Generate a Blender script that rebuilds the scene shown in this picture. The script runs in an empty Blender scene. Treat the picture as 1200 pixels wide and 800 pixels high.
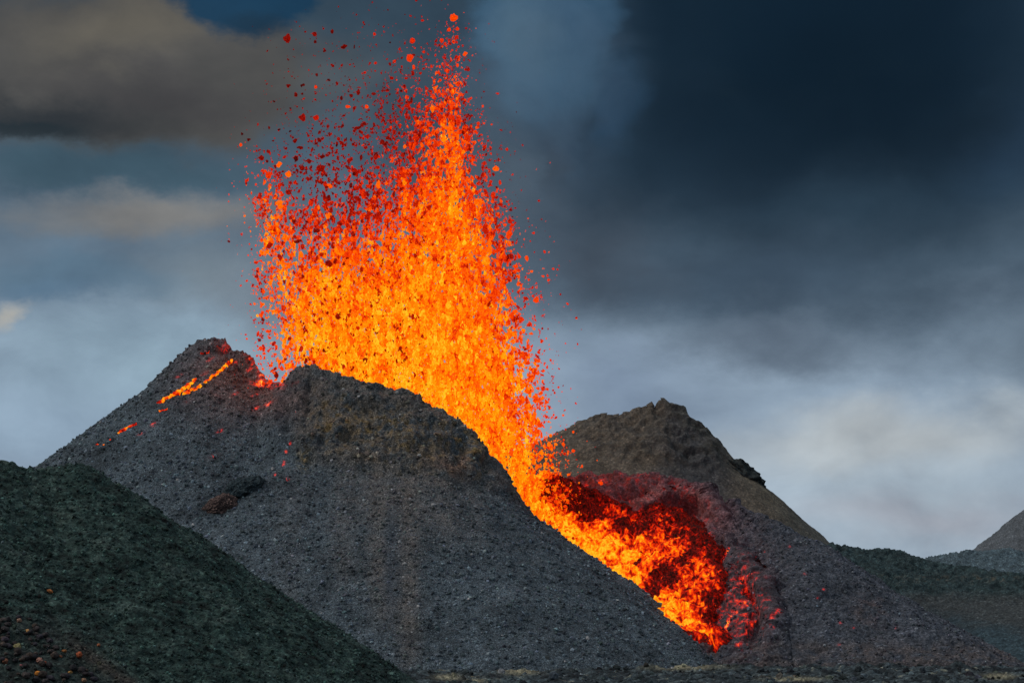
import bpy, math, random
import numpy as np

rng = np.random.default_rng(7)
random.seed(7)
R = math.radians
SC = bpy.context.scene
COL = SC.collection

# ------------------------------------------------------------------ camera
F = 2823.0                       # focal length in pixels of a 1200 px wide frame
CAM = np.array([0.0, 0.0, 15.0])
TILT = math.atan(300 / F)        # horizon 300 px below the middle of the frame
cd = bpy.data.cameras.new("camera")
cam = bpy.data.objects.new("camera", cd)
COL.objects.link(cam)
cam.location = CAM
cam.rotation_euler = (R(90) + TILT, 0, 0)
cd.sensor_width = 36.0
cd.lens = 36.0 * F / 1200.0
cd.clip_start = 1.0
cd.clip_end = 30000.0
SC.camera = cam

# ------------------------------------------------------------------ render / exposure
SC.render.engine = 'CYCLES'
SC.view_settings.view_transform = 'Standard'
SC.view_settings.look = 'None'
SC.view_settings.gamma = 1.0
SC.view_settings.use_curve_mapping = False
SC.view_settings.exposure = 0.0
SC.cycles.use_denoising = True
SC.cycles.max_bounces = 4
SC.cycles.diffuse_bounces = 3
SC.cycles.glossy_bounces = 1
SC.cycles.use_adaptive_sampling = False

SUN_EL, SUN_AZ = R(42), R(-108)      # azimuth from +Y, clockwise positive: behind left of the camera


def lin(c):
    return tuple(((v / 255) / 12.92 if v / 255 <= 0.04045 else ((v / 255 + 0.055) / 1.055) ** 2.4) for v in c)


# ------------------------------------------------------------------ node helper
class NT:
    def __init__(self, tree):
        self.t = tree
        tree.nodes.clear()

    def n(self, typ, **kw):
        nd = self.t.nodes.new(typ)
        for k, v in kw.items():
            setattr(nd, k, v)
        return nd

    def put(self, sock, v):
        if isinstance(v, bpy.types.NodeSocket):
            self.t.links.new(v, sock)
        elif v is not None:
            if isinstance(v, (tuple, list)) and len(v) == 3 and sock.type == 'RGBA':
                v = (*v, 1.0)
            sock.default_value = v

    def math(self, op, a, b=None, c=None, clamp=False):
        nd = self.n('ShaderNodeMath', operation=op, use_clamp=clamp)
        for i, v in enumerate((a, b, c)):
            self.put(nd.inputs[i], v) if v is not None else None
        return nd.outputs[0]

    def vmath(self, op, a, b=None, out=0):
        nd = self.n('ShaderNodeVectorMath', operation=op)
        self.put(nd.inputs[0], a)
        if b is not None:
            self.put(nd.inputs[1], b)
        return nd.outputs[out]

    def mix(self, f, a, b, blend='MIX'):
        nd = self.n('ShaderNodeMix', data_type='RGBA', blend_type=blend)
        self.put(nd.inputs[0], f)
        self.put(nd.inputs[6], a)
        self.put(nd.inputs[7], b)
        return nd.outputs[2]

    def noise(self, vec, scale, detail=4.0, rough=0.55, dist=0.0):
        nd = self.n('ShaderNodeTexNoise')
        self.put(nd.inputs['Vector'], vec)
        nd.inputs['Scale'].default_value = scale
        nd.inputs['Detail'].default_value = detail
        nd.inputs['Roughness'].default_value = rough
        nd.inputs['Distortion'].default_value = dist
        return nd

    def maprange(self, v, a, b, c=0.0, d=1.0, interp='SMOOTHSTEP'):
        nd = self.n('ShaderNodeMapRange', interpolation_type=interp)
        self.put(nd.inputs[0], v)
        for i, x in enumerate((a, b, c, d)):
            self.put(nd.inputs[1 + i], x)
        return nd.outputs[0]

    def ramp(self, f, stops, interp='LINEAR'):
        nd = self.n('ShaderNodeValToRGB')
        self.put(nd.inputs[0], f)
        cr = nd.color_ramp
        cr.interpolation = interp
        while len(cr.elements) < len(stops):
            cr.elements.new(0.5)
        for e, (p, c) in zip(cr.elements, stops):
            e.position = p
            e.color = (*c, 1.0) if len(c) == 3 else c
        return nd.outputs[0]


# ------------------------------------------------------------------ world: overcast sky with ash clouds
world = bpy.data.worlds.new("World")
SC.world = world
world.use_nodes = True
w = NT(world.node_tree)
geo = w.n('ShaderNodeTexCoord').outputs['Generated']
sep = w.n('ShaderNodeSeparateXYZ')
w.put(sep.inputs[0], geo)
dx, dy, dz = sep.outputs
az = w.math('MULTIPLY_ADD', w.math('ARCTAN2', dx, dy), F, 600.0)      # bearing
el = w.math('MULTIPLY_ADD', w.math('ARCSINE', dz), -F, 700.0)         # elevation, growing downwards
sky = w.n('ShaderNodeTexSky', sky_type='NISHITA', sun_disc=False, sun_elevation=SUN_EL, sun_rotation=SUN_AZ)
sky.air_density = 1.5
sky.dust_density = 3.0
nish = w.vmath('SCALE', sky.outputs[0])
nish.node.inputs['Scale'].default_value = 0.08
# slow billow that bends every cloud edge
cmb = w.n('ShaderNodeCombineXYZ')
w.put(cmb.inputs[0], w.math('MULTIPLY', az, 0.001))
w.put(cmb.inputs[1], w.math('MULTIPLY', el, 0.0016))
cvec = cmb.outputs[0]
wn = w.noise(cvec, 4.6, 7.0, 0.60)
wsep = w.n('ShaderNodeSeparateColor')
w.put(wsep.inputs[0], wn.outputs['Color'])
uu = w.math('MULTIPLY_ADD', w.math('SUBTRACT', wsep.outputs[0], 0.5), 215.0, az)
vv = w.math('MULTIPLY_ADD', w.math('SUBTRACT', wsep.outputs[1], 0.5), 130.0, el)
base = w.ramp(w.maprange(vv, -1600.0, 900.0, 0.0, 1.0, 'LINEAR'), [
    (0.0, (0.42, 0.45, 0.50)),
    (0.42, (0.30, 0.33, 0.37)),
    (0.60, lin((50, 66, 80))),
    (0.70, lin((64, 80, 94))),
    (0.77, lin((104, 122, 140))),
    (0.82, lin((146, 163, 181))),
    (0.92, lin((154, 169, 187))),
    (0.97, lin((96, 106, 116)))])
skyc = base
# (bearing, elevation, half-widths, tilt, colour, opacity, edge softness 0..1)
CLOUDS = [
    (170, 440, 330, 120, 0.0, (146, 168, 184), .88, 1.0),
    (50, 490, 200, 90, 0.0, (150, 170, 190), .8, 1.0),
    (1060, 590, 380, 150, -.05, (172, 186, 198), .95, 1.0),
    (1030, 510, 320, 66, -.12, (176, 182, 186), .85, 1.0),
    (1080, 606, 240, 44, .0, (170, 172, 182), .6, 1.0),
    (740, 455, 170, 80, .0, (128, 144, 166), .8, 1.0),
    (960, 120, 640, 350, .10, (34, 50, 66), .95, .65),
    (860, 345, 340, 80, .05, (56, 72, 90), .75, 1.0),
    (900, 410, 240, 46, .10, (88, 100, 116), .6, 1.0),
    (1190, 420, 120, 80, -.3, (90, 104, 118), .6, 1.0),
    (960, 40, 420, 250, .12, (14, 29, 42), .97, .8),
    (1215, 185, 130, 100, -.4, (44, 62, 82), .8, 1.0),
    (1000, 265, 180, 60, -.2, (50, 68, 84), .5, 1.0),
    (700, 300, 130, 110, .0, (60, 66, 78), .6, 1.0),
    (560, 220, 120, 190, .1, (72, 84, 96), .8, .9),
    (636, 40, 112, 116, .25, (62, 88, 110), .95, .38),
    (690, 20, 56, 76, .2, (58, 84, 108), .6, .6),
    (610, 60, 60, 90, .2, (86, 108, 124), .6, 1.0),
    (690, 175, 76, 90, .2, (42, 56, 72), .7, 1.0),
    (640, 190, 30, 60, .1, (46, 52, 62), .6, 1.0),
    (735, 120, 44, 60, -.5, (46, 70, 94), .7, .7),
    (140, 88, 300, 122, -.04, (80, 78, 76), .95, .40),
    (130, 46, 170, 66, -.1, (104, 99, 90), .85, 1.0),
    (180, 120, 230, 46, .06, (64, 62, 64), .8, 1.0),
    (60, 148, 190, 42, .05, (38, 42, 48), .9, .85),
    (20, 163, 120, 22, .05, (28, 38, 46), .8, .7),
    (290, -12, 112, 76, -.15, (30, 58, 82), .97, .30),
    (300, 40, 80, 26, -.05, (28, 48, 66), .8, .9),
    (400, 100, 110, 90, .0, (84, 92, 98), .55, 1.0),
    (110, 210, 260, 44, .0, (62, 84, 98), .85, .8),
    (170, 262, 240, 40, -.02, (126, 124, 122), .85, .9),
    (250, 330, 190, 66, .0, (116, 124, 130), .5, 1.0),
    (70, 332, 200, 34, .05, (92, 116, 136), .7, .9),
    (50, 350, 120, 22, .05, (92, 118, 142), .6, 1.0),
    (8, 386, 42, 30, -.4, (176, 174, 168), .8, 1.0),
    (300, 380, 70, 60, .3, (122, 132, 142), .5, 1.0),
]
for (cx, cy, rx, ry, tilt, col, op, soft) in CLOUDS:
    X = w.math('DIVIDE', w.math('SUBTRACT', uu, float(cx)), float(rx))
    Yv = w.math('SUBTRACT', vv, float(cy))
    Yv = w.math('DIVIDE', w.math('MULTIPLY_ADD', w.math('SUBTRACT', uu, float(cx)), -tilt, Yv), float(ry))
    d = w.math('SQRT', w.math('ADD', w.math('MULTIPLY', X, X), w.math('MULTIPLY', Yv, Yv)))
    m = w.maprange(d, 1.0, 1.0 - soft, 0.0, op)
    skyc = w.mix(m, skyc, lin(col))
fine = w.noise(cvec, 6.0, 6.0, 0.55, 0.25)
skyc = w.mix(1.0, skyc, w.ramp(fine.outputs[0], [(0.25, (0.72, 0.73, 0.75)), (0.75, (1.26, 1.25, 1.22))]), 'MULTIPLY')
skyc = w.mix(0.96, nish, skyc)
hs = w.n('ShaderNodeHueSaturation')
hs.inputs['Saturation'].default_value = 1.12
w.put(hs.inputs['Color'], skyc)
skyc = hs.outputs[0]
bg = w.n('ShaderNodeBackground')
w.put(bg.inputs['Color'], skyc)
bg.inputs['Strength'].default_value = 1.0
w.put(w.n('ShaderNodeOutputWorld').inputs[0], bg.outputs[0])
world.cycles.sampling_method = 'MANUAL'
world.cycles.sample_map_resolution = 512

# ------------------------------------------------------------------ sun behind the overcast
sd = bpy.data.lights.new("sun", 'SUN')
sd.energy = 1.05
sd.angle = R(12)
sd.color = (1.0, 0.95, 0.89)
sun = bpy.data.objects.new("sun", sd)
COL.objects.link(sun)
sun.rotation_euler = (R(90) - SUN_EL, 0, -SUN_AZ + math.pi)
sun.location = (-60, 20, 180)


# ------------------------------------------------------------------ numpy noise
def _hash(ix, iy, iz, seed):
    h = (ix.astype(np.uint32) * np.uint32(374761393) + iy.astype(np.uint32) * np.uint32(668265263)
         + iz.astype(np.uint32) * np.uint32(2147483647) + np.uint32(seed * 974711 + 77))
    h = (h ^ (h >> np.uint32(13))) * np.uint32(1274126177)
    h = h ^ (h >> np.uint32(16))
    h = h * np.uint32(2246822519)
    return h ^ (h >> np.uint32(15))


_G = np.array([[1, 1, 0], [-1, 1, 0], [1, -1, 0], [-1, -1, 0], [1, 0, 1], [-1, 0, 1], [1, 0, -1], [-1, 0, -1],
               [0, 1, 1], [0, -1, 1], [0, 1, -1], [0, -1, -1], [1, 1, 0], [-1, 1, 0], [0, -1, 1], [0, -1, -1]], float)


def perlin(P, seed=0):
    P = np.asarray(P, float)
    i = np.floor(P).astype(np.int64)
    f = P - i
    u = f * f * f * (f * (f * 6 - 15) + 10)
    out = 0
    for a in (0, 1):
        wx = u[..., 0] if a else 1 - u[..., 0]
        for b in (0, 1):
            wy = u[..., 1] if b else 1 - u[..., 1]
            for c in (0, 1):
                wz = u[..., 2] if c else 1 - u[..., 2]
                g = _G[_hash(i[..., 0] + a, i[..., 1] + b, i[..., 2] + c, seed) & np.uint32(15)]
                out = out + wx * wy * wz * (g[..., 0] * (f[..., 0] - a) + g[..., 1] * (f[..., 1] - b) + g[..., 2] * (f[..., 2] - c))
    return out


def fbm(P, scale, octv=4, seed=0, gain=0.5, ridged=False):
    P = np.asarray(P, float) / scale
    s, a, t = 0, 1.0, 0
    for o in range(octv):
        n = perlin(P, seed + o * 13)
        if ridged:
            n = 1 - 2 * np.abs(n)
        s = s + a * n
        t += a
        a *= gain
        P = P * 2.03 + 17.3
    return s / t


def sstep(x, a, b):
    t = np.clip((x - a) / (b - a), 0, 1)
    return t * t * (3 - 2 * t)


# ------------------------------------------------------------------ picture point <-> place
ct, st = math.cos(TILT), math.sin(TILT)


def at(px, py, D):
    """the point D metres ahead that is seen at (px, py) of the 1200 x 800 photograph"""
    px, py, D = np.broadcast_arrays(np.asarray(px, float), np.asarray(py, float), np.asarray(D, float))
    x = (px - 600) / F
    v = (400 - py) / F
    fy = ct - v * st
    fz = st + v * ct
    k = D / fy
    return np.stack([k * x, D + 0 * k, CAM[2] + k * fz], -1)


def seen(P):
    x, y, z = P[..., 0], P[..., 1], P[..., 2] - CAM[2]
    dep = y * ct + z * st
    return 600 + F * x / dep, 400 - F * (z * ct - y * st) / dep


def resample(pts, step):
    """[(px, py, D, slope)] -> dense world points + slope along the line"""
    pts = np.array(pts, float)
    W = at(pts[:, 0], pts[:, 1], pts[:, 2])
    seg = np.linalg.norm(np.diff(W, axis=0), axis=1)
    s = np.concatenate([[0], np.cumsum(seg)])
    n = max(2, int(s[-1] / step))
    q = np.linspace(0, s[-1], n)
    return np.stack([np.interp(q, s, W[:, 0]), np.interp(q, s, W[:, 1]), np.interp(q, s, W[:, 2]), np.interp(q, s, pts[:, 3])], -1)


def heap(X, Y, pts):
    """talus built up under a crest line: the highest of the cones hung from its points"""
    z = np.full(X.shape, -50.0)
    for (a, b, h, s) in pts:
        np.maximum(z, h - s * np.hypot(X - a, Y - b), out=z)
    return z


# ------------------------------------------------------------------ mesh helpers
def raw_mesh(name, V, Fc, smooth=True, attrs=None):
    """V (n,3); Fc (m,3|4)"""
    me = bpy.data.meshes.new(name)
    V = np.ascontiguousarray(V, np.float32)
    Fc = np.ascontiguousarray(Fc, np.int32)
    m, k = Fc.shape
    me.vertices.add(len(V))
    me.vertices.foreach_set('co', V.ravel())
    me.loops.add(m * k)
    me.loops.foreach_set('vertex_index', Fc.ravel())
    me.polygons.add(m)
    me.polygons.foreach_set('loop_start', np.arange(0, m * k, k, dtype=np.int32))
    me.polygons.foreach_set('loop_total', np.full(m, k, np.int32))
    me.polygons.foreach_set('use_smooth', np.full(m, smooth, bool))
    me.update(calc_edges=True)
    for an, arr in (attrs or {}).items():
        arr = np.asarray(arr, np.float32)
        if arr.ndim == 1:
            me.attributes.new(an, 'FLOAT', 'POINT').data.foreach_set('value', np.ascontiguousarray(arr))
        else:
            c4 = np.ones((len(arr), 4), np.float32)
            c4[:, :3] = arr
            me.attributes.new(an, 'FLOAT_COLOR', 'POINT').data.foreach_set('color', c4.ravel())
    return me


def link(name, me, mat, parent=None):
    o = bpy.data.objects.new(name, me)
    COL.objects.link(o)
    if mat is not None and not me.materials:
        me.materials.append(mat)
    if parent is not None:
        o.parent = parent
    return o


def tag(o, label=None, cat=None, group=None, kind=None):
    for k, v in (('label', label), ('category', cat), ('group', group), ('kind', kind)):
        if v:
            o[k] = v
    return o


def grid_faces(ny, nx):
    i = np.arange(ny * nx).reshape(ny, nx)
    return np.stack([i[:-1, :-1], i[:-1, 1:], i[1:, 1:], i[1:, :-1]], -1).reshape(-1, 4)


def normals(P):
    dxv = np.gradient(P, axis=1)
    dyv = np.gradient(P, axis=0)
    n = np.cross(dxv, dyv)
    return n / np.maximum(np.linalg.norm(n, axis=-1, keepdims=True), 1e-9)


class Sheet:
    """a relief over a world x/y grid"""

    def __init__(self, xs, ys, fn):
        self.xs, self.ys = xs, ys
        self.X, self.Y = np.meshgrid(xs, ys)
        self.Z = fn(self.X, self.Y)
        self.P = np.stack([self.X, self.Y, self.Z], -1)
        self.N = normals(self.P)

    def push(self, d):
        self.P = self.P + self.N * d[..., None]
        return self

    def mesh(self, name, attrs):
        ny, nx = self.X.shape
        a = {k: v.reshape(-1, *v.shape[2:]) for k, v in attrs.items()}
        return raw_mesh(name, self.P.reshape(-1, 3), grid_faces(ny, nx), True, a)

    def hit(self, px, py):
        """the point of this sheet the photograph shows at (px, py)"""
        if not hasattr(self, '_scr'):
            self._nn = normals(self.P)
            self._scr = np.stack(seen(self.P), -1)
            to = CAM - self.P
            self._ok = (self._nn * to).sum(-1) > 0
        d = np.hypot(self._scr[..., 0] - px, self._scr[..., 1] - py) + np.where(self._ok, 0, 1e6)
        near = d < d.min() + 1.0
        dep = np.where(near, self.P[..., 1], 1e9)
        k = np.unravel_index(np.argmin(dep), d.shape)
        return self.P[k], self._nn[k]


def spaced(a, b, step):
    return np.linspace(a, b, int(round((b - a) / step)) + 1)


def ico(sub):
    t = (1 + 5 ** .5) / 2
    v = [(-1, t, 0), (1, t, 0), (-1, -t, 0), (1, -t, 0), (0, -1, t), (0, 1, t), (0, -1, -t), (0, 1, -t), (t, 0, -1), (t, 0, 1), (-t, 0, -1), (-t, 0, 1)]
    f = [(0, 11, 5), (0, 5, 1), (0, 1, 7), (0, 7, 10), (0, 10, 11), (1, 5, 9), (5, 11, 4), (11, 10, 2), (10, 7, 6), (7, 1, 8),
         (3, 9, 4), (3, 4, 2), (3, 2, 6), (3, 6, 8), (3, 8, 9), (4, 9, 5), (2, 4, 11), (6, 2, 10), (8, 6, 7), (9, 8, 1)]
    v = [np.array(p, float) / np.linalg.norm(p) for p in v]
    for _ in range(sub):
        nf, mid = [], {}

        def md(a, b):
            k = (min(a, b), max(a, b))
            if k not in mid:
                p = v[a] + v[b]
                v.append(p / np.linalg.norm(p))
                mid[k] = len(v) - 1
            return mid[k]
        for a, b, c in f:
            ab, bc, ca = md(a, b), md(b, c), md(c, a)
            nf += [(a, ab, ca), (b, bc, ab), (c, ca, bc), (ab, bc, ca)]
        f = nf
    return np.array(v), np.array(f)


def rand_rot(n):
    q = rng.normal(size=(n, 4))
    q /= np.linalg.norm(q, axis=1, keepdims=True)
    a, b, c, d = q.T
    return np.stack([np.stack([1 - 2 * (c * c + d * d), 2 * (b * c - d * a), 2 * (b * d + c * a)], -1),
                     np.stack([2 * (b * c + d * a), 1 - 2 * (b * b + d * d), 2 * (c * d - b * a)], -1),
                     np.stack([2 * (b * d - c * a), 2 * (c * d + b * a), 1 - 2 * (b * b + c * c)], -1)], 1)


def scatter(C, size, rag, sub=0, stretch=None):
    """one vertex and face array of len(C) ragged lumps"""
    bv, bf = ico(sub)
    n, k = len(C), len(bv)
    V = bv[None] * (1 + rng.normal(0, rag, (n, k, 1)))
    V = V * (0.7 + 0.6 * rng.random((n, 1, 3)))
    V = np.einsum('nij,nkj->nki', rand_rot(n), V)
    if stretch is not None:
        V = V * stretch[:, None, :]
    V = V * size[:, None, None] + C[:, None, :]
    Fc = (bf[None] + (np.arange(n) * k)[:, None, None]).reshape(-1, 3)
    return V.reshape(-1, 3), Fc, k


# ------------------------------------------------------------------ materials
HOT = [(0.0, (0, 0, 0)), (0.14, (0.012, 0.0006, 0.0004)), (0.28, (0.12, 0.002, 0.0004)), (0.42, (0.48, 0.006, 0.0004)),
       (0.56, (0.95, 0.038, 0.0004)), (0.70, (1.05, 0.16, 0.0006)), (0.84, (1.10, 0.34, 0.002)), (1.0, (1.25, 0.58, 0.02))]


def new_mat(name):
    m = bpy.data.materials.new(name)
    m.use_nodes = True
    m.cycles.emission_sampling = 'NONE'
    return m, NT(m.node_tree)


def rock_mat(name, grain=2.2, contrast=1.0, bump=0.5, tint=(1, 1, 1), heat=False, rough=0.92):
    m, t = new_mat(name)
    pos = t.n('ShaderNodeNewGeometry').outputs['Position']
    col = t.n('ShaderNodeAttribute', attribute_name='col').outputs['Color']
    n1 = t.noise(pos, grain, 6.0, 0.7)
    n2 = t.noise(pos, grain * 0.22, 5.0, 0.6, 0.6)
    vor = t.n('ShaderNodeTexVoronoi')
    t.put(vor.inputs['Vector'], pos)
    vor.inputs['Scale'].default_value = grain * 1.1
    g1 = t.ramp(n1.outputs[0], [(0.30, (1 - .62 * contrast,) * 3), (0.48, (0.78,) * 3), (0.60, (1 + .55 * contrast,) * 3), (0.72, (1 + 2.2 * contrast,) * 3)])
    g2 = t.ramp(n2.outputs[0], [(0.3, (0.74, 0.73, 0.72)), (0.7, (1.22, 1.23, 1.25))])
    vs = t.n('ShaderNodeSeparateColor')
    t.put(vs.inputs[0], vor.outputs['Color'])
    g3 = t.ramp(vs.outputs[0], [(0.0, (0.70, 0.71, 0.74)), (0.85, (1.1, 1.09, 1.06)), (1.0, (1.6, 1.55, 1.5))])
    c = t.mix(1.0, t.mix(1.0, t.mix(1.0, col, g1, 'MULTIPLY'), g2, 'MULTIPLY'), g3, 'MULTIPLY')
    c = t.mix(1.0, c, tint, 'MULTIPLY')
    bsdf = t.n('ShaderNodeBsdfPrincipled')
    t.put(bsdf.inputs['Base Color'], c)
    bsdf.inputs['Roughness'].default_value = rough
    bsdf.inputs['Specular IOR Level'].default_value = 0.25
    h = t.math('ADD', n1.outputs[0], t.math('MULTIPLY', vor.outputs['Distance'], -0.6))
    bp = t.n('ShaderNodeBump')
    bp.inputs['Strength'].default_value = bump
    bp.inputs['Distance'].default_value = 0.6
    t.put(bp.inputs['Height'], h)
    t.put(bsdf.inputs['Normal'], bp.outputs[0])
    if heat:
        ha = t.n('ShaderNodeAttribute', attribute_name='glow').outputs['Fac']
        hn = t.noise(pos, 0.9, 5.0, 0.65, 0.5)
        hh = t.math('MULTIPLY', ha, t.maprange(hn.outputs[0], 0.36, 0.66, 0.25, 1.5, 'LINEAR'))
        t.put(bsdf.inputs['Emission Color'], t.ramp(hh, HOT))
        bsdf.inputs['Emission Strength'].default_value = 1.0
    t.put(t.n('ShaderNodeOutputMaterial').inputs[0], bsdf.outputs[0])
    return m


def lava_mat(name, scale=2.0, amount=0.5):
    """molten rock: glow set by a heat attribute of the mesh, or a heat property of the object, with cooler skin"""
    m, t = new_mat(name)
    pos = t.n('ShaderNodeNewGeometry').outputs['Position']
    ha = t.n('ShaderNodeAttribute', attribute_name='glow').outputs['Fac']
    ho = t.n('ShaderNodeAttribute', attribute_name='glow', attribute_type='OBJECT').outputs['Fac']
    hn = t.noise(pos, scale, 4.0, 0.65)
    d = t.math('MULTIPLY', t.math('SUBTRACT', hn.outputs[0], 0.5), amount)
    hh = t.math('ADD', t.math('ADD', ha, ho), d, clamp=True)
    bsdf = t.n('ShaderNodeBsdfPrincipled')
    t.put(bsdf.inputs['Base Color'], (0.010, 0.008, 0.007))
    bsdf.inputs['Roughness'].default_value = 0.9
    bsdf.inputs['Specular IOR Level'].default_value = 0.05
    t.put(bsdf.inputs['Emission Color'], t.ramp(hh, HOT))
    bsdf.inputs['Emission Strength'].default_value = 1.0
    t.put(t.n('ShaderNodeOutputMaterial').inputs[0], bsdf.outputs[0])
    return m


M_cone = rock_mat('basalt_scoria', 3.0, 1.15, 0.7, heat=True)
M_ramp = rock_mat('spatter_crust', 1.6, 0.75, 0.6, heat=True)
M_moss = rock_mat('mossy_scoria', 2.6, 0.75, 0.45)
M_far = rock_mat('weathered_tuff', 1.3, 0.42, 0.4)
M_field = rock_mat('ropy_lava_crust', 1.6, 0.8, 0.5)
M_stone = rock_mat('loose_scoria', 5.0, 0.5, 0.3)
M_clot = lava_mat('molten_clot', 3.2, 0.60)
M_flow = lava_mat('molten_flow', 1.9, 0.75)

# ------------------------------------------------------------------ ground sheet to the horizon
g = raw_mesh('ground', [(-9000, -500, -1.0), (9000, -500, -1.0), (9000, 16000, -1.0), (-9000, 16000, -1.0)], [(0, 1, 2, 3)],
             False, {'col': np.tile([0.06, 0.068, 0.07], (4, 1))})
tag(link('ground', g, M_field), 'dark volcanic plain reaching the horizon', 'ground', None, 'structure')

# ------------------------------------------------------------------ the crater cone
left_rim = resample([(230, 401, 602, 1.3), (240, 396, 602, 1.4), (250, 395, 602, 1.7), (261, 397, 602, 2.2), (267, 410, 601, 2.4), (279, 413, 600, 2.2), (294, 420, 598, 2.2),
                     (304, 436, 596, 2.2), (310, 447, 594, 2.4), (318, 452, 592, 1.2), (334, 452, 588, 1.2)], 0.8)
shoulder = resample([(180, 446, 606, .95), (205, 423, 604, 1.0), (220, 409, 603, 1.1), (232, 399, 602, 1.3)], 1.0)
left_talus = resample([(150, 470, 606, .76), (196, 439, 604, .77), (236, 410, 600, .76), (258, 418, 598, .74), (300, 455, 592, .72), (336, 464, 586, .70)], 2.0)
front_rim = resample([(337, 452, 582, 1.7), (342, 440, 580, 1.7), (352, 428, 578, 1.5), (366, 427, 577, 1.35), (382, 434, 576, 1.3), (400, 441, 575, 1.25),
                      (425, 448, 574, 1.2), (450, 454, 573, 1.25), (472, 456, 573, 1.3), (492, 464, 573, 1.3), (510, 476, 573, 1.35), (522, 483, 573, 1.4),
                      (540, 496, 573, 1.4), (553, 507, 574, 1.4), (562, 524, 575, 1.35), (576, 543, 576, 1.3), (584, 557, 577, 1.2), (592, 576, 577, 1.0),
                      (605, 592, 576, 0.9)], 0.7)
front_talus = resample([(336, 515, 566, .70), (360, 530, 563, .68), (400, 541, 560, .67), (450, 545, 559, .66), (500, 551, 560, .66), (550, 566, 563, .66),
                        (593, 583, 572, .68), (640, 622, 570, .68)], 2.0)
apron = resample([(600, 590, 575, .67), (660, 640, 568, .67), (730, 690, 558, .66), (800, 733, 550, .62), (858, 764, 543, .5)], 2.5)
WALL = np.concatenate([left_rim, front_rim])
TAL = np.concatenate([left_talus, front_talus, apron, shoulder])


def cone_z(X, Y):
    return np.maximum(heap(X, Y, WALL), heap(X, Y, TAL))


cone = Sheet(spaced(-128, 66, 0.25), np.concatenate([spaced(470, 612, 0.26), spaced(613, 720, 2.0)]), cone_z)
wallness = sstep(heap(cone.X, cone.Y, WALL) - heap(cone.X, cone.Y, TAL), -1.0, 3.0)
Pq = cone.P.copy()
u, v = seen(cone.P)
rough = fbm(Pq, 9.0, 3, 1) * 1.1
rough += fbm(Pq, 2.4, 3, 2) * (0.26 + 0.55 * wallness)
rough += fbm(Pq * [1.25, 1, .42], 5.0, 4, 8, ridged=True) * 1.05 * wallness - 0.25 * wallness
rough += fbm(Pq * [.6, .6, 1.6], 3.4, 3, 12) * .8 * wallness
rough += fbm(Pq, 1.6, 3, 9, ridged=True) * 0.35 * wallness
rough += fbm(Pq, 6.5, 3, 17) * 1.0 * wallness
for a, b, sx, sy, dp in ((378, 515, 6, 16, 1.6), (428, 484, 16, 5, 1.5), (505, 500, 14, 6, 1.4), (470, 528, 18, 5, 1.2), (362, 470, 5, 18, 1.6), (540, 528, 8, 12, 1.3), (410, 515, 7, 9, 1.3), (335, 490, 5, 18, 1.3), (450, 505, 7, 7, 1.1)):
    rough -= dp * np.exp(-((u - a) / sx) ** 2 - ((v - b) / sy) ** 2) * (cone.Y < 585)
for a, b, sx, sy, dp in ((395, 500, 9, 14, 1.3), (440, 470, 20, 6, 1.2), (520, 512, 12, 6, 1.0), (350, 445, 8, 12, .8), (480, 512, 10, 7, 1.0), (355, 520, 5, 14, 1.2)):
    rough += dp * np.exp(-((u - a) / sx) ** 2 - ((v - b) / sy) ** 2) * (cone.Y < 585)
ledge = np.exp(-((u0_ := seen(cone.P))[0] - 250) ** 2 / 90.0 ** 2) * (1 - sstep(u0_[1], 470, 560))
rough += fbm(Pq * [.45, .45, 1.9], 2.6, 3, 10, ridged=True) * .8 * ledge + fbm(Pq, 5.0, 3, 18) * 1.0 * ledge
rough += fbm(Pq, 0.75, 2, 3) * 0.26
# shallow runnels down the talus
run_ = np.stack([(Pq[..., 0] + 24) / np.maximum(.35, (640 - Pq[..., 1]) / 90), 0 * Pq[..., 0], Pq[..., 2] * .02], -1)
rough += fbm(run_, 5.0, 3, 14) * .55 * (cone.Y < 560)
u, v = seen(cone.P)
# niche in the right shoulder of the rim
niche = np.exp(-((u - 569) / 5.0) ** 2 - ((v - 548) / 14.0) ** 2) * (cone.Y < 580)
rough -= 2.2 * niche
cone.push(rough)
u, v = seen(cone.P)
big = fbm(Pq, 16.0, 4, 21)
mid = fbm(Pq, 4.0, 4, 22)
small = fbm(Pq, 1.2, 3, 23)
c = np.zeros(u.shape + (3,)) + [0.074, 0.097, 0.112]
c *= (1 + 0.7 * big + 0.6 * mid + .5 * small)[..., None]


def paint(c, m, col):
    m = np.clip(m, 0, 1)[..., None]
    return c * (1 - m) + np.array(col) * m


front = (cone.Y < 585)
# brown dusty streaks that run down the talus below the rim
for (a, b, wd, top, bot, am) in ((405, 400, 15, 560, 690, .45), (440, 452, 18, 545, 740, .7), (480, 478, 14, 560, 790, .75), (520, 522, 22, 560, 640, .5), (555, 560, 16, 575, 650, .25), (470, 470, 40, 520, 620, .5), (345, 330, 20, 560, 780, .2)):
    xc = a + (b - a) * (v - top) / (bot - top) + 5 * fbm(Pq, 12.0, 2, 31)
    m = np.exp(-((u - xc) / wd) ** 2) * sstep(v, top - 30, top + 10) * (1 - sstep(v, bot - 40, bot + 20)) * am * (0.6 + 0.9 * mid)
    c = paint(c, m * 1.35 * front, (0.138, 0.124, 0.112))
m = np.exp(-((u - 458) / 9.0) ** 2) * sstep(v, 580, 620) * (1 - sstep(v, 680, 760)) * 0.6
c = paint(c, m * 1.4 * front, (0.066, 0.082, 0.098))
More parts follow.
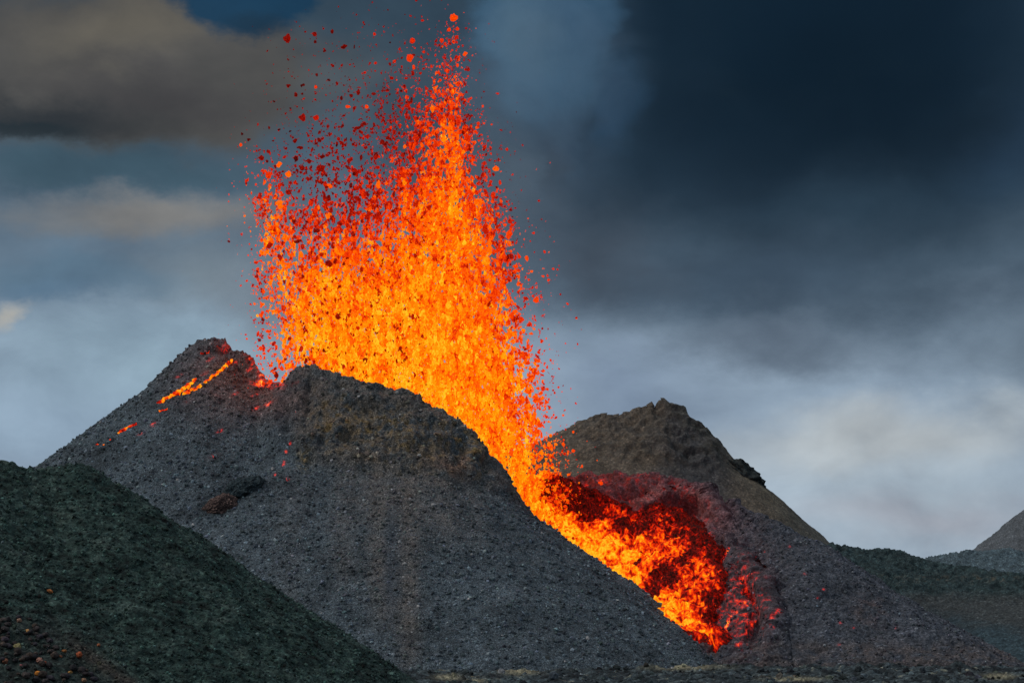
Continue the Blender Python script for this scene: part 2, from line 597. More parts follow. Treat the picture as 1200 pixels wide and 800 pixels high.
# rusty and sulphur-stained band on the rim wall
band = np.exp(-((v - (505 + 0.18 * (u - 450))) / 34.0) ** 2) * sstep(u, 345, 385) * (1 - sstep(u, 560, 585)) * front
c = paint(c, band * sstep(small + 0.6 * mid, -0.3, 0.3) * .9, (0.190, 0.142, 0.088))
c = paint(c, band * sstep(fbm(Pq, 2.2, 3, 41), 0.10, 0.35) * .85, (0.25, 0.165, 0.06))
m = np.exp(-((u - 535) / 26.0) ** 2 - ((v - 545) / 14.0) ** 2) * front
c = paint(c, m * sstep(mid, -.2, .3) * .8, (0.20, 0.10, 0.065))
m = np.exp(-((u - 356) / 8.0) ** 2 - ((v - 535) / 16.0) ** 2) * front
c = paint(c, m * sstep(small, -.2, .3) * .8, (0.21, 0.15, 0.05))
# dark weathered top of the rim wall
c = paint(c, wallness * front * sstep(u, 330, 360) * 0.7 * (1 - .8 * band) * sstep(mid, -.5, .3), (0.145, 0.115, 0.090))
# reddish brown fresh spatter on the left rim
red = np.exp(-((u - 270) / 60.0) ** 2 - ((v - 440) / 45.0) ** 2) + 0.6 * np.exp(-((u - 320) / 40) ** 2 - ((v - 470) / 22) ** 2)
c = paint(c, 1.15 * red * (0.75 + 0.6 * mid), (0.165, 0.098, 0.088))
c = np.clip(c * 1.14, 0.02, 0.4)
heat = np.zeros(u.shape)
inner = sstep(fbm(Pq, 2.2, 3, 51), -0.35, 0.25)
rim_line = np.min([np.hypot((u - a) / 1.3, (v - b)) for a, b in ((262, 403), (264, 409), (298, 424), (303, 432), (306, 440), (300, 447), (293, 421), (311, 449), (320, 450), (328, 450))], axis=0)
heat = np.maximum(heat, np.exp(-(rim_line / 6.5) ** 2) * 0.50 * (0.45 + 0.7 * inner) * (cone.Y > 575))
bot = np.exp(-((u - 308) / 14.0) ** 2 - ((v - 449) / 4.5) ** 2) * (cone.Y > 580)
heat = np.maximum(heat, bot * 0.85)
for a, b, am in ((285, 416, .3), (306, 438, .5), (292, 433, .45), (320, 470, .34), (300, 462, .35), (277, 425, .4), (246, 421, .3), (240, 437, .28), (210, 440, .25),
                 (313, 474, .32), (258, 505, .3), (275, 462, .3), (300, 478, .28), (165, 507, .3), (220, 470, .25), (180, 497, .3), (250, 534, .28), (345, 449, .25)):
    heat = np.maximum(heat, np.exp(-((u - a) / 5.5) ** 2 - ((v - b + .35 * (u - a)) / 2.6) ** 2) * am * 1.25 * (0.5 + inner))
for a, b, am in ((340, 519, .5), (335, 529, .55), (332, 544, .5), (322, 556, .45), (337, 561, .5), (333, 541, .45)):
    heat = np.maximum(heat, np.exp(-((u - a) / 2.0) ** 2 - ((v - b) / 2.2) ** 2) * am * 1.3 * front)
cone_me = cone.mesh('volcanic_cone', {'col': c, 'glow': heat})
tag(link('volcanic_cone', cone_me, M_cone), 'grey scoria cone with a breached crater, in front of the lava fountain', 'volcano', None, 'structure')


# ------------------------------------------------------------------ gravel: one object of loose scoria per slope
def gravel(name, sheet, n, rmin, rmax, win, cols, label, mat, mask=None, power=2.2, pale=.07):
    """cols: colour of every sheet point, stones vary round it"""
    P = sheet.P
    uu_, vv_ = seen(P)
    nn = normals(P)
    ok = (uu_ > win[0]) & (uu_ < win[2]) & (vv_ > win[1]) & (vv_ < win[3]) & ((nn * (CAM - P)).sum(-1) > 0)
    if mask is not None:
        ok &= mask
    idx = np.flatnonzero(ok.ravel())
    pk = rng.choice(idx, n)
    C = P.reshape(-1, 3)[pk] + rng.normal(0, 0.08, (n, 3))
    size = rmin + (rmax - rmin) * rng.random(n) ** power
    V, Fc, k = scatter(C, size, 0.18)
    pick = cols.reshape(-1, 3)[pk] * np.exp(rng.normal(.05, .42, (n, 1))) * (1 + rng.normal(0, .05, (n, 3)))
    pick = np.where(rng.random((n, 1)) < pale, pick * 2.4, pick)
    pick = np.clip(pick, .01, .42)
    me = raw_mesh(name, V, Fc, False, {'col': np.repeat(pick, k, axis=0)})
    return tag(link(name, me, mat), label, 'gravel', None, 'stuff')


gravel('scoria_gravel', cone, 40000, 0.05, 0.50, (20, 395, 900, 800), c,
       'loose grey scoria covering the slopes of the cone', M_stone, power=4.0)

# ------------------------------------------------------------------ spatter rampart right of the fountain
crestA = resample([(640, 566, 612, .8), (668, 560, 612, .85), (700, 558, 611, .9), (748, 558, 609, .9), (790, 566, 606, .85), (815, 576, 602, .8), (850, 590, 597, .72), (880, 603, 592, .66)], .5)
crestB = resample([(880, 603, 592, .62), (920, 622, 584, .60), (960, 645, 575, .58), (1000, 678, 565, .52), (1040, 706, 556, .46), (1100, 748, 542, .40), (1150, 772, 532, .34)], 2.0)
brow = resample([(745, 600, 597, 1.5), (775, 586, 600, 1.6), (800, 580, 600, 1.7), (822, 583, 597, 1.6), (846, 600, 590, 1.2)], 0.35)
lobe = resample([(836, 612, 584, 1.2), (862, 640, 573, 1.05), (884, 672, 562, .95), (900, 705, 552, .9), (905, 735, 543, .8), (898, 755, 536, .7)], .3)
lobe2 = resample([(850, 660, 566, .9), (868, 690, 556, .9), (874, 722, 547, .9), (868, 745, 540, .8)], .3)
RP = np.concatenate([crestA, crestB, brow, lobe, lobe2])
sheetR = Sheet(spaced(-6, 118, 0.25), np.concatenate([spaced(478, 615, 0.25), spaced(616, 680, 2.0)]), lambda X, Y: heap(X, Y, RP))
Pr = sheetR.P.copy()
u0, v0 = seen(sheetR.P)
rightness = sstep(u0, 850, 960)
d = fbm(Pr, 7.0, 3, 61) * 1.6 + fbm(Pr, 2.2, 3, 62) * (0.9 - 0.4 * rightness) + fbm(Pr, 0.7, 2, 63) * 0.36
d += fbm(Pr, 4.6, 3, 64, ridged=True) * (2.2 - 1.6 * rightness) * (1 - .6 * np.exp(-((u0 - 872) / 40.0) ** 2 - ((v0 - 700) / 60.0) ** 2))
d += 3.2 * np.exp(-((u0 - 935) / 55.0) ** 2 - ((v0 - 692) / 48.0) ** 2)
bank = np.exp(-((u0 - 872) / 30.0) ** 2 - ((v0 - 700) / 55.0) ** 2)
d += (fbm(Pr, 3.2, 3, 65) * 2.4 + fbm(Pr, 2.0, 3, 68) * 1.4) * bank + fbm(Pr, 3.0, 3, 69) * 1.1 * (1 - rightness)
# hollows under the brow
d -= 4.0 * np.exp(-((u0 - 706) / 22.0) ** 2 - ((v0 - 606 - 0.55 * (u0 - 706)) / 15.0) ** 2)
brow_y = np.interp(u0, [700, 745, 775, 800, 830, 860], [598, 600, 590, 583, 586, 604])
d += 2.6 * np.exp(-((u0 - 795) / 45.0) ** 4 - ((v0 - brow_y) / 6.0) ** 2)
d -= 4.2 * np.exp(-((u0 - 785) / 40.0) ** 4 - ((v0 - brow_y - 15) / 7.0) ** 2)
d -= 2.4 * np.exp(-((u0 - 740) / 24.0) ** 2 - ((v0 - 582) / 5.0) ** 2)
d -= 2.6 * np.exp(-((u0 - 842) / 9.0) ** 2 - ((v0 - 650) / 34.0) ** 2)
d -= 2.4 * np.exp(-((u0 - 884) / 9.0) ** 2 - ((v0 - 742) / 14.0) ** 2)
d -= 3.0 * np.exp(-((u0 - 880 - .5 * (v0 - 702)) / 6.0) ** 2 - ((v0 - 702) / 20.0) ** 2)
d += 1.5 * np.exp(-((u0 - 893) / 8.0) ** 2 - ((v0 - 692) / 24.0) ** 2)
sheetR.push(d)
u, v = seen(sheetR.P)
midr = fbm(Pr, 3.5, 4, 66)
c = np.zeros(u.shape + (3,)) + [0.074, 0.084, 0.102]
c *= (1 + 0.5 * midr + 0.4 * fbm(Pr, 14.0, 3, 67))[..., None]
crust = np.exp(-np.maximum(0, np.hypot((u - 748) / 125.0, (v - 583 - .22 * (u - 748)) / 56.0) - 0.55) ** 2 * 9)
c = paint(c, crust * (0.8 + 0.5 * midr), (0.27, 0.105, 0.105))
c = paint(c, np.exp(-np.hypot((u - 872) / 40.0, (v - 700) / 60.0) ** 2) * .85 * (.7 + midr), (0.095, 0.058, 0.056))
c = paint(c, np.exp(-((u - 1020) / 20) ** 2 - ((v - 715) / 22.0) ** 2) * .7 * sstep(midr, -.2, .3), (0.11, 0.07, 0.06))
c = paint(c, sstep(v, 742, 762) * sstep(midr, -.3, .2) * .6, (0.10, 0.078, 0.068))
c = np.clip(c, 0.02, 0.4)
ridg = fbm(Pr, 3.2, 4, 71, ridged=True)
pat = np.clip(fbm(Pr, 1.6, 4, 72) * 1.7 + 0.5, 0, 1)


def soft_poly(u, v, poly, w):
    """signed softness: 1 well inside, 0 outside"""
    inside = np.zeros(u.shape, bool)
    dmin = np.full(u.shape, 1e9)
    n = len(poly)
    for i in range(n):
        x1, y1 = poly[i]
        x2, y2 = poly[(i + 1) % n]
        cr = ((y1 > v) != (y2 > v)) & (u < (x2 - x1) * (v - y1) / (y2 - y1 + 1e-9) + x1)
        inside ^= cr
        t = np.clip(((u - x1) * (x2 - x1) + (v - y1) * (y2 - y1)) / ((x2 - x1) ** 2 + (y2 - y1) ** 2), 0, 1)
        dmin = np.minimum(dmin, np.hypot(u - x1 - t * (x2 - x1), v - y1 - t * (y2 - y1)))
    return sstep(np.where(inside, dmin, -dmin), -w, w)


foldn = fbm(Pr, 4.6, 3, 64, ridged=True)
brow_shade = np.exp(-((u - 785) / 40.0) ** 4 - ((v - np.interp(u, [700, 745, 775, 800, 830, 860], [598, 600, 590, 583, 586, 604]) - 14) / 7.0) ** 2)
heat = crust * 0.37 * (0.35 + .9 * pat) * (1 - .5 * sstep(foldn, .1, .5))
heat = heat * (1 - .8 * brow_shade)  # glow dimmed below the brow, the overhang's shade painted into it
heat = np.maximum(heat, 0.42 * np.exp(-np.hypot((u - 870) / 30.0, (v - 702) / 56.0) ** 2) * (.2 + 1.1 * pat))
heat = np.maximum(heat, 0.36 * np.exp(-((u - 706) / 28.0) ** 2 - ((v - 606 - .5 * (u - 706)) / 20.0) ** 2))
zone = soft_poly(u, v, [(650, 575), (720, 583), (790, 600), (835, 622), (850, 690), (846, 750), (700, 740), (600, 640)], 16)
heat = np.maximum(heat, zone * 0.46 * (0.15 + 1.1 * pat) * sstep(v, 575, 615))
vein = lambda pts, wd: np.exp(-(np.min([np.hypot(u - a, v - b) for a, b in np.concatenate([np.linspace(p, q, 14) for p, q in zip(pts[:-1], pts[1:])])], axis=0) / wd) ** 2)
for pts, wd, am in (([(838, 668), (847, 655), (854, 643)], 2.4, .5), ([(843, 690), (856, 690), (864, 688), (870, 677), (884, 670)], 2.6, .46), ([(850, 748), (851, 733), (856, 722), (853, 727)], 2.6, .8),
                    ([(862, 745), (874, 742), (876, 728), (872, 720)], 2.6, .48), ([(884, 728), (880, 735)], 3.0, .5), ([(905, 722), (913, 716)], 4.0, .55), ([(862, 756), (868, 753)], 3, .5), ([(905, 733), (906, 735)], 3.0, .5),
                    ([(836, 700), (846, 716), (842, 730)], 4.0, .42)):
    heat = np.maximum(heat, vein(pts, wd) * am * (0.6 + .6 * pat))
for a, b in ((943, 672), (896, 646), (985, 729), (983, 755), (1050, 735), (925, 640), (902, 702), (958, 700), (965, 690), (1000, 735)):
    heat = np.maximum(heat, 0.40 * np.exp(-((u - a) / 2.6) ** 2 - ((v - b) / 1.8) ** 2))
tag(link('spatter_rampart', sheetR.mesh('spatter_rampart', {'col': c, 'glow': heat}), M_ramp), 'reddish crusted mound of spatter right of the lava fountain', 'lava mound', None, 'structure')
gravel('spatter_gravel', sheetR, 6000, 0.06, 0.42, (840, 560, 1200, 785), c,
       'loose dark scoria over the right flank of the spatter mound', M_stone, power=3.0)

# ------------------------------------------------------------------ molten flow inside the rampart
lavaS = Sheet(spaced(-6, 62, 0.17), spaced(520, 616, 0.17), lambda X, Y: heap(X, Y, RP))
Pl = lavaS.P.copy()
ul, vl = seen(Pl)
poly = [(590, 560), (640, 558), (664, 566), (690, 578), (716, 590), (742, 602), (772, 600), (800, 606), (828, 622), (846, 650), (850, 690), (850, 720), (840, 734), (858, 752), (846, 764), (700, 745), (560, 640)]
rag = 26 * fbm(Pl, 5.0, 5, 81)
zm = soft_poly(ul + rag, vl + rag * .6, poly, 7)
d = fbm(Pl, 7.0, 3, 61) * 1.6 + fbm(Pl, 2.2, 3, 62) * 0.9 + fbm(Pl, 4.6, 3, 64, ridged=True) * 2.2 + fbm(Pl, 3.0, 3, 69) * 1.1
d += fbm(Pl, 1.1, 3, 83, ridged=True) * 0.7 + (zm - 0.45) * 2.4
d -= 1.0 * np.exp(-((ul - 842) / 9.0) ** 2 - ((vl - 650) / 34.0) ** 2)
lavaS.push(d)
stretchP = np.stack([(Pl[..., 0] * .62 - Pl[..., 2] * .78) / 2.0, Pl[..., 1] * .5, Pl[..., 0] * .78 + Pl[..., 2] * .62], -1)
edge = soft_poly(ul + rag * .5, vl + rag * .4, poly, 26)
h = 0.41 + 0.56 * fbm(stretchP, 2.4, 4, 85) + 0.62 * fbm(Pl, 0.8, 3, 86) + .35 * fbm(Pl, 1.7, 3, 89, ridged=True) - .10 * sstep(ul, 700, 830)
h += 0.24 * np.exp(-(np.maximum(0, (ul - 625) - (vl - 600) * 1.30) / 34.0) ** 2)            # hottest beside the cone
h -= .42 * (1 - sstep(edge, .5, .95)) * sstep(ul, 655, 690)
up = 1 - sstep(vl - (612 + .22 * (ul - 700)), -6, 22)
h -= .24 * up * sstep(ul, 650, 680)
dark = sstep(fbm(stretchP, 4.5, 3, 88), 0.20, 0.42) * sstep(ul, 670, 740)
h -= 0.55 * dark
for a, b, sx, sy in ((772, 700, 14, 10), (783, 680, 12, 9), (806, 668, 9, 8), (735, 628, 18, 7), (820, 652, 7, 12), (760, 712, 10, 6), (792, 692, 7, 6), (655, 578, 16, 10), (672, 598, 18, 13), (690, 612, 14, 10), (640, 590, 8, 6)):
    h -= 0.55 * np.exp(-(((ul - a) + .6 * (vl - b)) / sx) ** 2 - ((vl - b) / sy) ** 2) * (0.6 + 0.8 * pat.mean())
h = np.clip(h, 0.20 + .16 * fbm(Pl, 1.2, 3, 90), .93)
keep = zm > 0.25
ny, nx = zm.shape
fc = grid_faces(ny, nx)
fc = fc[keep.ravel()[fc].all(1)]
used = np.unique(fc)
remap = np.full(ny * nx, -1)
remap[used] = np.arange(len(used))
lava_me = raw_mesh('molten_lava', lavaS.P.reshape(-1, 3)[used], remap[fc], True, {'glow': h.ravel()[used]})
tag(link('molten_lava', lava_me, M_flow), 'bright orange molten lava pouring down between grey cone and reddish mound', 'lava flow')

# ------------------------------------------------------------------ rear hill, its crag, and the far hills
rear_pts = resample([(560, 545, 800, .6), (620, 521, 800, .62), (650, 508, 800, .64), (690, 495, 800, .66), (730, 489, 800, .7), (755, 480, 800, .8), (772, 476, 800, 1.0), (777, 468, 800, 1.5),
                     (786, 474, 800, 1.1), (800, 484, 800, .9), (815, 505, 800, .85), (832, 532, 800, .8), (845, 545, 801, .75), (880, 577, 802, .66), (940, 627, 804, .6),
                     (1000, 662, 806, .55), (1060, 690, 810, .5)], 2.0)
rear = Sheet(spaced(-20, 160, 0.5), np.concatenate([spaced(650, 806, 0.5), spaced(808, 900, 4)]), lambda X, Y: heap(X, Y, rear_pts))
Pb = rear.P.copy()
ub, vb = seen(Pb)
cl = sstep(ub, 640, 700) * (1 - sstep(ub, 830, 860)) * (1 - sstep(vb - 0.12 * (ub - 700), 520, 555))
rear.push(fbm(Pb, 12, 3, 91) * 1.3 + fbm(Pb * [1, 1, .6], 6.0, 4, 92, ridged=True) * 2.8 * cl + fbm(Pb, 1.5, 3, 93) * .3)
ub, vb = seen(rear.P)
c = np.zeros(ub.shape + (3,)) + [0.132, 0.108, 0.082]
n1 = fbm(Pb, 8, 4, 94)
n2 = fbm(Pb * [1, 1, .5], 3.0, 4, 95)
c *= (1 + .55 * n1 + .5 * n2)[..., None]
c = paint(c, sstep(ub + 40 * n1, 752, 800) * (1 - sstep(ub, 835, 875)) * .9, (0.060, 0.062, 0.066))
c = paint(c, cl * sstep(n2 + .5 * n1, -.1, .3) * .8, (0.055, 0.052, 0.048))
c = paint(c, sstep(ub - vb * .9, 340, 385) * .45 * (0.6 + n2), (0.115, 0.112, 0.072))
c = paint(c, sstep(ub, 900, 950) * .5, (0.08, 0.09, 0.085))
tag(link('rear_hill', rear.mesh('rear_hill', {'col': np.clip(c, .02, .4)}), M_far), 'brown craggy hill behind the lava fountain', 'hill', None, 'structure')


def boulder(name, px, py, D, rx, ry, rz, mat, col, seed, sub=4, amp=.35, tilt=0.0, lobes=()):
    bv, bf = ico(sub)
    V = bv.copy()
    n = fbm(bv, 0.9, 4, seed) + 0.5 * fbm(bv, 0.35, 3, seed + 5, ridged=True)
    V = V * (1 + amp * n[:, None])
    V = V * [rx, ry, rz]
    ca, sa = math.cos(tilt), math.sin(tilt)
    V = np.stack([V[:, 0] * ca + V[:, 2] * sa, V[:, 1], -V[:, 0] * sa + V[:, 2] * ca], -1)
    cc = np.array(col) * (1 + .6 * fbm(bv, .5, 3, seed + 9))[:, None]
    o = link(name, raw_mesh(name, V, bf, True, {'col': np.clip(cc, .015, .5)}), mat)
    o.location = at(px, py, D)
    return o


cr = boulder('rock_crag', 861, 565, 794, 9.6, 6.0, 5.0, M_far, (0.040, 0.050, 0.050), 104, 5, .95, 0.66)
tag(cr, 'dark rock crag jutting from the right flank of the brown hill', 'crag')

ridge_pts = resample([(900, 640, 700, .3), (940, 640, 700, .3), (985, 643, 700, .3), (1008, 652, 700, .3), (1034, 647, 700, .3), (1058, 655, 700, .3), (1080, 660, 700, .28), (1100, 665, 690, .28), (1150, 671, 680, .27),
                      (1200, 678, 670, .26), (1260, 690, 660, .26)], 2.0)
ridge = Sheet(spaced(60, 200, 0.4), spaced(520, 740, 0.55), lambda X, Y: heap(X, Y, ridge_pts))
Pg = ridge.P.copy()
ug, vg = seen(Pg)
upper = 1 - sstep(vg, 690, 712)
ridge.push(fbm(Pg, 9, 4, 111) * 1.6 + fbm(Pg, 3, 4, 112, ridged=True) * (0.6 + 1.7 * upper) + fbm(Pg, 1.0, 3, 113) * .4)
ug, vg = seen(ridge.P)
n1 = fbm(Pg, 6, 4, 114)
n2 = fbm(Pg, 2.2, 4, 115)
c = np.zeros(ug.shape + (3,)) + [0.030, 0.054, 0.057]
c *= (1 + .6 * n1 + .7 * n2)[..., None]
c = paint(c, sstep(vg + 12 * n1, 690, 706) * (1 - sstep(ug, 1000, 1080) * 0 - sstep(1075 - ug, 0, 60)) * .8, (0.064, 0.070, 0.070))
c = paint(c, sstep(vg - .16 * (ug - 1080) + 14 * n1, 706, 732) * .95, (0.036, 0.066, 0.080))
c = paint(c, np.exp(-((vg - 678) / 5) ** 2) * sstep(n2, .0, .4) * .7, (0.12, 0.10, 0.07))
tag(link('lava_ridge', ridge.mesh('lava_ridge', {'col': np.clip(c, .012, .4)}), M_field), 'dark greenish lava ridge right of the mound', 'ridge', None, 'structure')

blue_pts = resample([(1060, 668, 1000, .18), (1092, 657, 1000, .18), (1130, 651, 1000, .18), (1172, 648, 1000, .18), (1205, 650, 1000, .18), (1280, 652, 1000, .18)], 3.0)
blue = Sheet(spaced(150, 280, 0.6), spaced(880, 1040, 0.8), lambda X, Y: heap(X, Y, blue_pts))
Pk = blue.P.copy()
blue.push(fbm(Pk, 8, 4, 121) * 1.8 + fbm(Pk, 3.6, 4, 122, ridged=True) * 2.6)
n2 = fbm(Pk, 2.4, 4, 123)
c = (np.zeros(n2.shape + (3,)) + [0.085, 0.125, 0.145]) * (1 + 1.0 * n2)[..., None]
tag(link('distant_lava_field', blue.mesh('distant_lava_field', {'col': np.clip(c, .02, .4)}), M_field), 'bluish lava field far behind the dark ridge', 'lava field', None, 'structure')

far_pts = resample([(1140, 668, 1500, .7), (1162, 645, 1500, .7), (1180, 624, 1500, .75), (1200, 600, 1500, .8), (1222, 582, 1500, .8), (1260, 575, 1500, .7), (1330, 620, 1500, .6), (1420, 668, 1500, .5)], 4.0)
far = Sheet(spaced(270, 460, 1.0), spaced(1380, 1560, 1.6), lambda X, Y: heap(X, Y, far_pts))
Pf = far.P.copy()
far.push(fbm(Pf, 20, 4, 131) * 2.0 + fbm(Pf, 6, 4, 132, ridged=True) * 1.6)
c = (np.zeros(Pf.shape) + [0.115, 0.128, 0.140]) * (1 + .5 * fbm(Pf, 9, 4, 133))[..., None]  # bluish base colour, the haze of distance is put into it
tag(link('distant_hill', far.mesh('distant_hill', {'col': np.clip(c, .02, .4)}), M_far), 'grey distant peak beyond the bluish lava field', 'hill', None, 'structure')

# ------------------------------------------------------------------ dark mossy hill on the near left
moss_pts = resample([(-160, 505, 296, .66), (-60, 525, 298, .66), (0, 541, 300, .66), (12, 545, 300, .66), (28, 550, 300, .66), (52, 551, 301, .66), (74, 548, 302, .68), (95, 545, 302, .70), (112, 551, 303, .70), (135, 568, 304, .68),
                     (165, 588, 305, .66), (200, 616, 307, .66), (250, 655, 310, .66), (297, 696, 313, .66), (343, 731, 317, .66), (390, 765, 321, .66), (430, 795, 325, .62), (462, 815, 328, .6)], 1.2)
moss = Sheet(spaced(-85, -2, 0.16), np.concatenate([spaced(232, 330, 0.17), spaced(331, 350, 1.5)]), lambda X, Y: heap(X, Y, moss_pts))
Pm = moss.P.copy()
slopeP = np.stack([Pm[..., 0] * .8 + Pm[..., 2] * .55, Pm[..., 1], Pm[..., 2] * 1.15 - Pm[..., 0] * .1], -1)
moss.push(fbm(Pm, 6, 3, 141) * .75 + fbm(Pm, 2.6, 3, 147) * .5 + fbm(slopeP, 1.8, 4, 142, ridged=True) * .42 + fbm(Pm, .5, 3, 143) * .20 + fbm(Pm, .9, 3, 146, ridged=True) * .18)
um, vm = seen(moss.P)
n1 = fbm(Pm, 5, 4, 144)
n2 = fbm(slopeP, 1.1, 4, 145)
c = (np.zeros(um.shape + (3,)) + [0.031, 0.060, 0.052]) * (1 + .9 * n1 + 1.6 * n2)[..., None]
c = paint(c, sstep(n1 + .8 * n2, .05, .5) * .6, (0.062, 0.082, 0.070))
scree = (1 - sstep(um - 1.1 * (vm - 715) + 60 * n1, 30, 95)) * sstep(vm + 15 * n1, 705, 730)
c = paint(c, scree * .65 * (.6 + .8 * n1), (0.038, 0.033, 0.032))
c = paint(c, np.exp(-((um - 1.35 * (vm - 800) - 150) / 14) ** 2) * sstep(vm, 740, 765) * .6, (0.085, 0.060, 0.048))
tag(link('mossy_hill', moss.mesh('mossy_hill', {'col': np.clip(c, .008, .4)}), M_moss), 'dark green mossy hill filling the lower left corner', 'hill', None, 'structure')
gravel('mossy_rubble', moss, 15000, 0.05, 0.26, (-20, 540, 470, 810), c,
       'small dark mossy stones on the near left hill', M_stone, power=3.0, pale=.02)

# loose stones in the bottom left corner, each a thing
stone_bases = []
for k in range(6):
    bv, bf = ico(2)
    n = fbm(bv, .8, 3, 200 + k) * .5 + fbm(bv, .3, 2, 230 + k) * .18
    stone_bases.append((bv * (1 + n[:, None]) * (0.75 + .5 * rng.random(3)), bf))


def stone(px, py, r, col, label, group=None, squash=.8):
    V, bf = stone_bases[rng.integers(0, 6)]
    P, N = moss.hit(px, py)
    Rm = rand_rot(1)[0]
    V = (V @ Rm.T) * [r, r, r * squash]
    me = raw_mesh('loose_stone', V, bf, True, {'col': np.tile(col, (len(V), 1))})
    o = link('loose_stone', me, M_stone)
    o.location = P + N * r * .35
    return tag(o, label, 'stone', group)


mpp = 270 / F
for px, py, rp, col, lab in (
        (20, 757, 4.2, (.30, .26, .12), 'pale yellow stone among dark rubble in the bottom corner'),
        (45, 790, 3.8, (.55, .20, .03), 'bright orange stone lowest in the dark rubble'),
        (46, 773, 3.6, (.45, .22, .16), 'pinkish orange stone just above the bright orange one'),
        (51, 776, 3.0, (.40, .10, .05), 'rust red stone touching the pinkish orange one'),
        (33, 739, 3.2, (.42, .22, .08), 'tan orange elongated stone above the yellow stone'),
        (24, 727, 2.8, (.30, .18, .13), 'dusty pink stone at the top of the rubble patch'),
        (60, 692, 3.4, (.45, .16, .05), 'single orange stone alone on green slope'),
        (93, 767, 3.8, (.42, .10, .04), 'red orange stone right of the rubble patch'),
        (116, 756, 2.2, (.42, .14, .06), 'small orange stone on grey slope, farthest from the rubble patch'),
        (75, 761, 2.4, (.42, .17, .06), 'orange brown stone left of the red orange one'),
        (72, 769, 2.2, (.40, .15, .08), 'small coral stone below the orange brown one'),
        (5, 774, 3.6, (.30, .12, .07), 'brick coloured stone at the edge of the frame'),
        (98, 797, 3.0, (.35, .20, .12), 'light brown stone at the bottom edge of the rubble'),
        (82, 787, 2.4, (.38, .20, .06), 'ochre stone near the bottom edge of the rubble'),
        (26, 779, 1.8, (.40, .14, .14), 'tiny pink stone in dark rubble'),
        (5, 750, 4.6, (.075, .06, .075), 'large purplish grey stone beside the yellow stone')):
    stone(px, py, rp * mpp, col, lab)
DK = [(.040, .033, .033), (.055, .046, .046), (.03, .028, .03), (.065, .052, .048), (.045, .04, .05), (.075, .055, .045)]
for i in range(75):
    py = rng.uniform(722, 802)
    px = rng.uniform(-4, 20 + (py - 712) * 1.25)
    stone(px, py, rng.uniform(1.8, 4.6) * mpp, DK[rng.integers(0, 6)], 'dark brown loose stone in the rubble at the foot of the green slope', 'dark stones in the corner rubble')

# ------------------------------------------------------------------ two boulders lodged on the cone
for px, py, rx, ry, rz, tilt, col, lab, seed in ((284, 576, 4.6, 2.8, 2.6, -.38, (.040, .060, .068), 'dark bluish boulder lodged on the left slope of the cone', 301),
                                                 (258, 595, 3.6, 2.4, 2.3, -.50, (.120, .080, .070), 'reddish brown boulder below the dark bluish one', 317)):
    P, N = cone.hit(px, py)
    sx, sy = seen(P)
    b = boulder('lava_boulder', px, py, P[1] + 0.3, rx, ry, rz, M_cone, col, seed, 5, .5, tilt)
    tag(b, lab, 'boulder')


# ------------------------------------------------------------------ glowing trickles on the left slope
def trickle(path, wid, hot, label, seed, cat='lava trickle', name='lava_trickle'):
    """one lumpy ribbon of lava lying on the slope"""
    pts = np.array(path, float)
    seg = np.linalg.norm(np.diff(pts, axis=0), axis=1)
    s = np.concatenate([[0], np.cumsum(seg)])
    n = max(8, int(s[-1] * 2.2))
    q = np.linspace(0, s[-1], n)
    px, py = np.interp(q, s, pts[:, 0]), np.interp(q, s, pts[:, 1])
    px = px + 1.3 * perlin(np.stack([q / 3.0, 0 * q + 2, 0 * q + seed], -1), 6)
    py = py + 1.5 * perlin(np.stack([q / 3.4, 0 * q + 8, 0 * q + seed], -1), 6)
    hits = [cone.hit(a, b) for a, b in zip(px, py)]
    Pc = np.array([h_[0] for h_ in hits])
    for _ in range(2):
        Pc[1:-1] = (Pc[:-2] + 2 * Pc[1:-1] + Pc[2:]) / 4
    Nc = np.mean([h_[1] for h_ in hits], axis=0)
    Nc /= np.linalg.norm(Nc)
    T = np.gradient(Pc, axis=0)
    T /= np.maximum(np.linalg.norm(T, axis=1, keepdims=True), 1e-6)
    B = np.cross(T, Nc)
    B /= np.maximum(np.linalg.norm(B, axis=1, keepdims=True), 1e-6)
    m = 13
    ww = wid * .21 * (.75 + 1.5 * np.abs(perlin(np.stack([q / 4.2, 0 * q, 0 * q + seed], -1), 3)) + .5 * perlin(np.stack([q / 1.6, 0 * q, 0 * q + seed], -1), 4))
    ww = np.clip(1.05 * ww - .12, .05, None) * np.sqrt(np.clip(np.minimum(q + .3, s[-1] - q + .3) / 3.0, 0.05, 1))
    mid_ = wid * .12 * perlin(np.stack([q / 5.0, 0 * q + 4, 0 * q + seed], -1), 8)
    th = np.linspace(0, 2 * math.pi, m, endpoint=False)
    V = Pc[:, None] + Nc * (.02 + (.16 + .5 * ww)[:, None, None] * np.sin(th)[None, :, None]) + B[:, None] * ((ww[:, None] * np.cos(th) + mid_[:, None])[..., None])
    V = V + Nc * .45 * fbm(V, .55, 3, seed + 2)[..., None] + B[:, None] * .30 * fbm(V, .45, 2, seed + 3)[..., None]
    i = np.arange(n * m).reshape(n, m)
    j = np.roll(i, -1, axis=1)
    Fc = np.stack([i[:-1], j[:-1], j[1:], i[1:]], -1).reshape(-1, 4)
    ends = np.array([[i[k, 0], i[k, a], i[k, a + 1], i[k, a + 1]] for k in (0, n - 1) for a in range(1, m - 1)])
    V = V.reshape(-1, 3)
    ht = np.clip(hot - .06 + 1.15 * fbm(V, 1.5, 3, seed + 6), .22, .92)
    me = raw_mesh(name, V, Fc, True, {'glow': ht})
    tag(link(name, me, M_clot), label, cat)


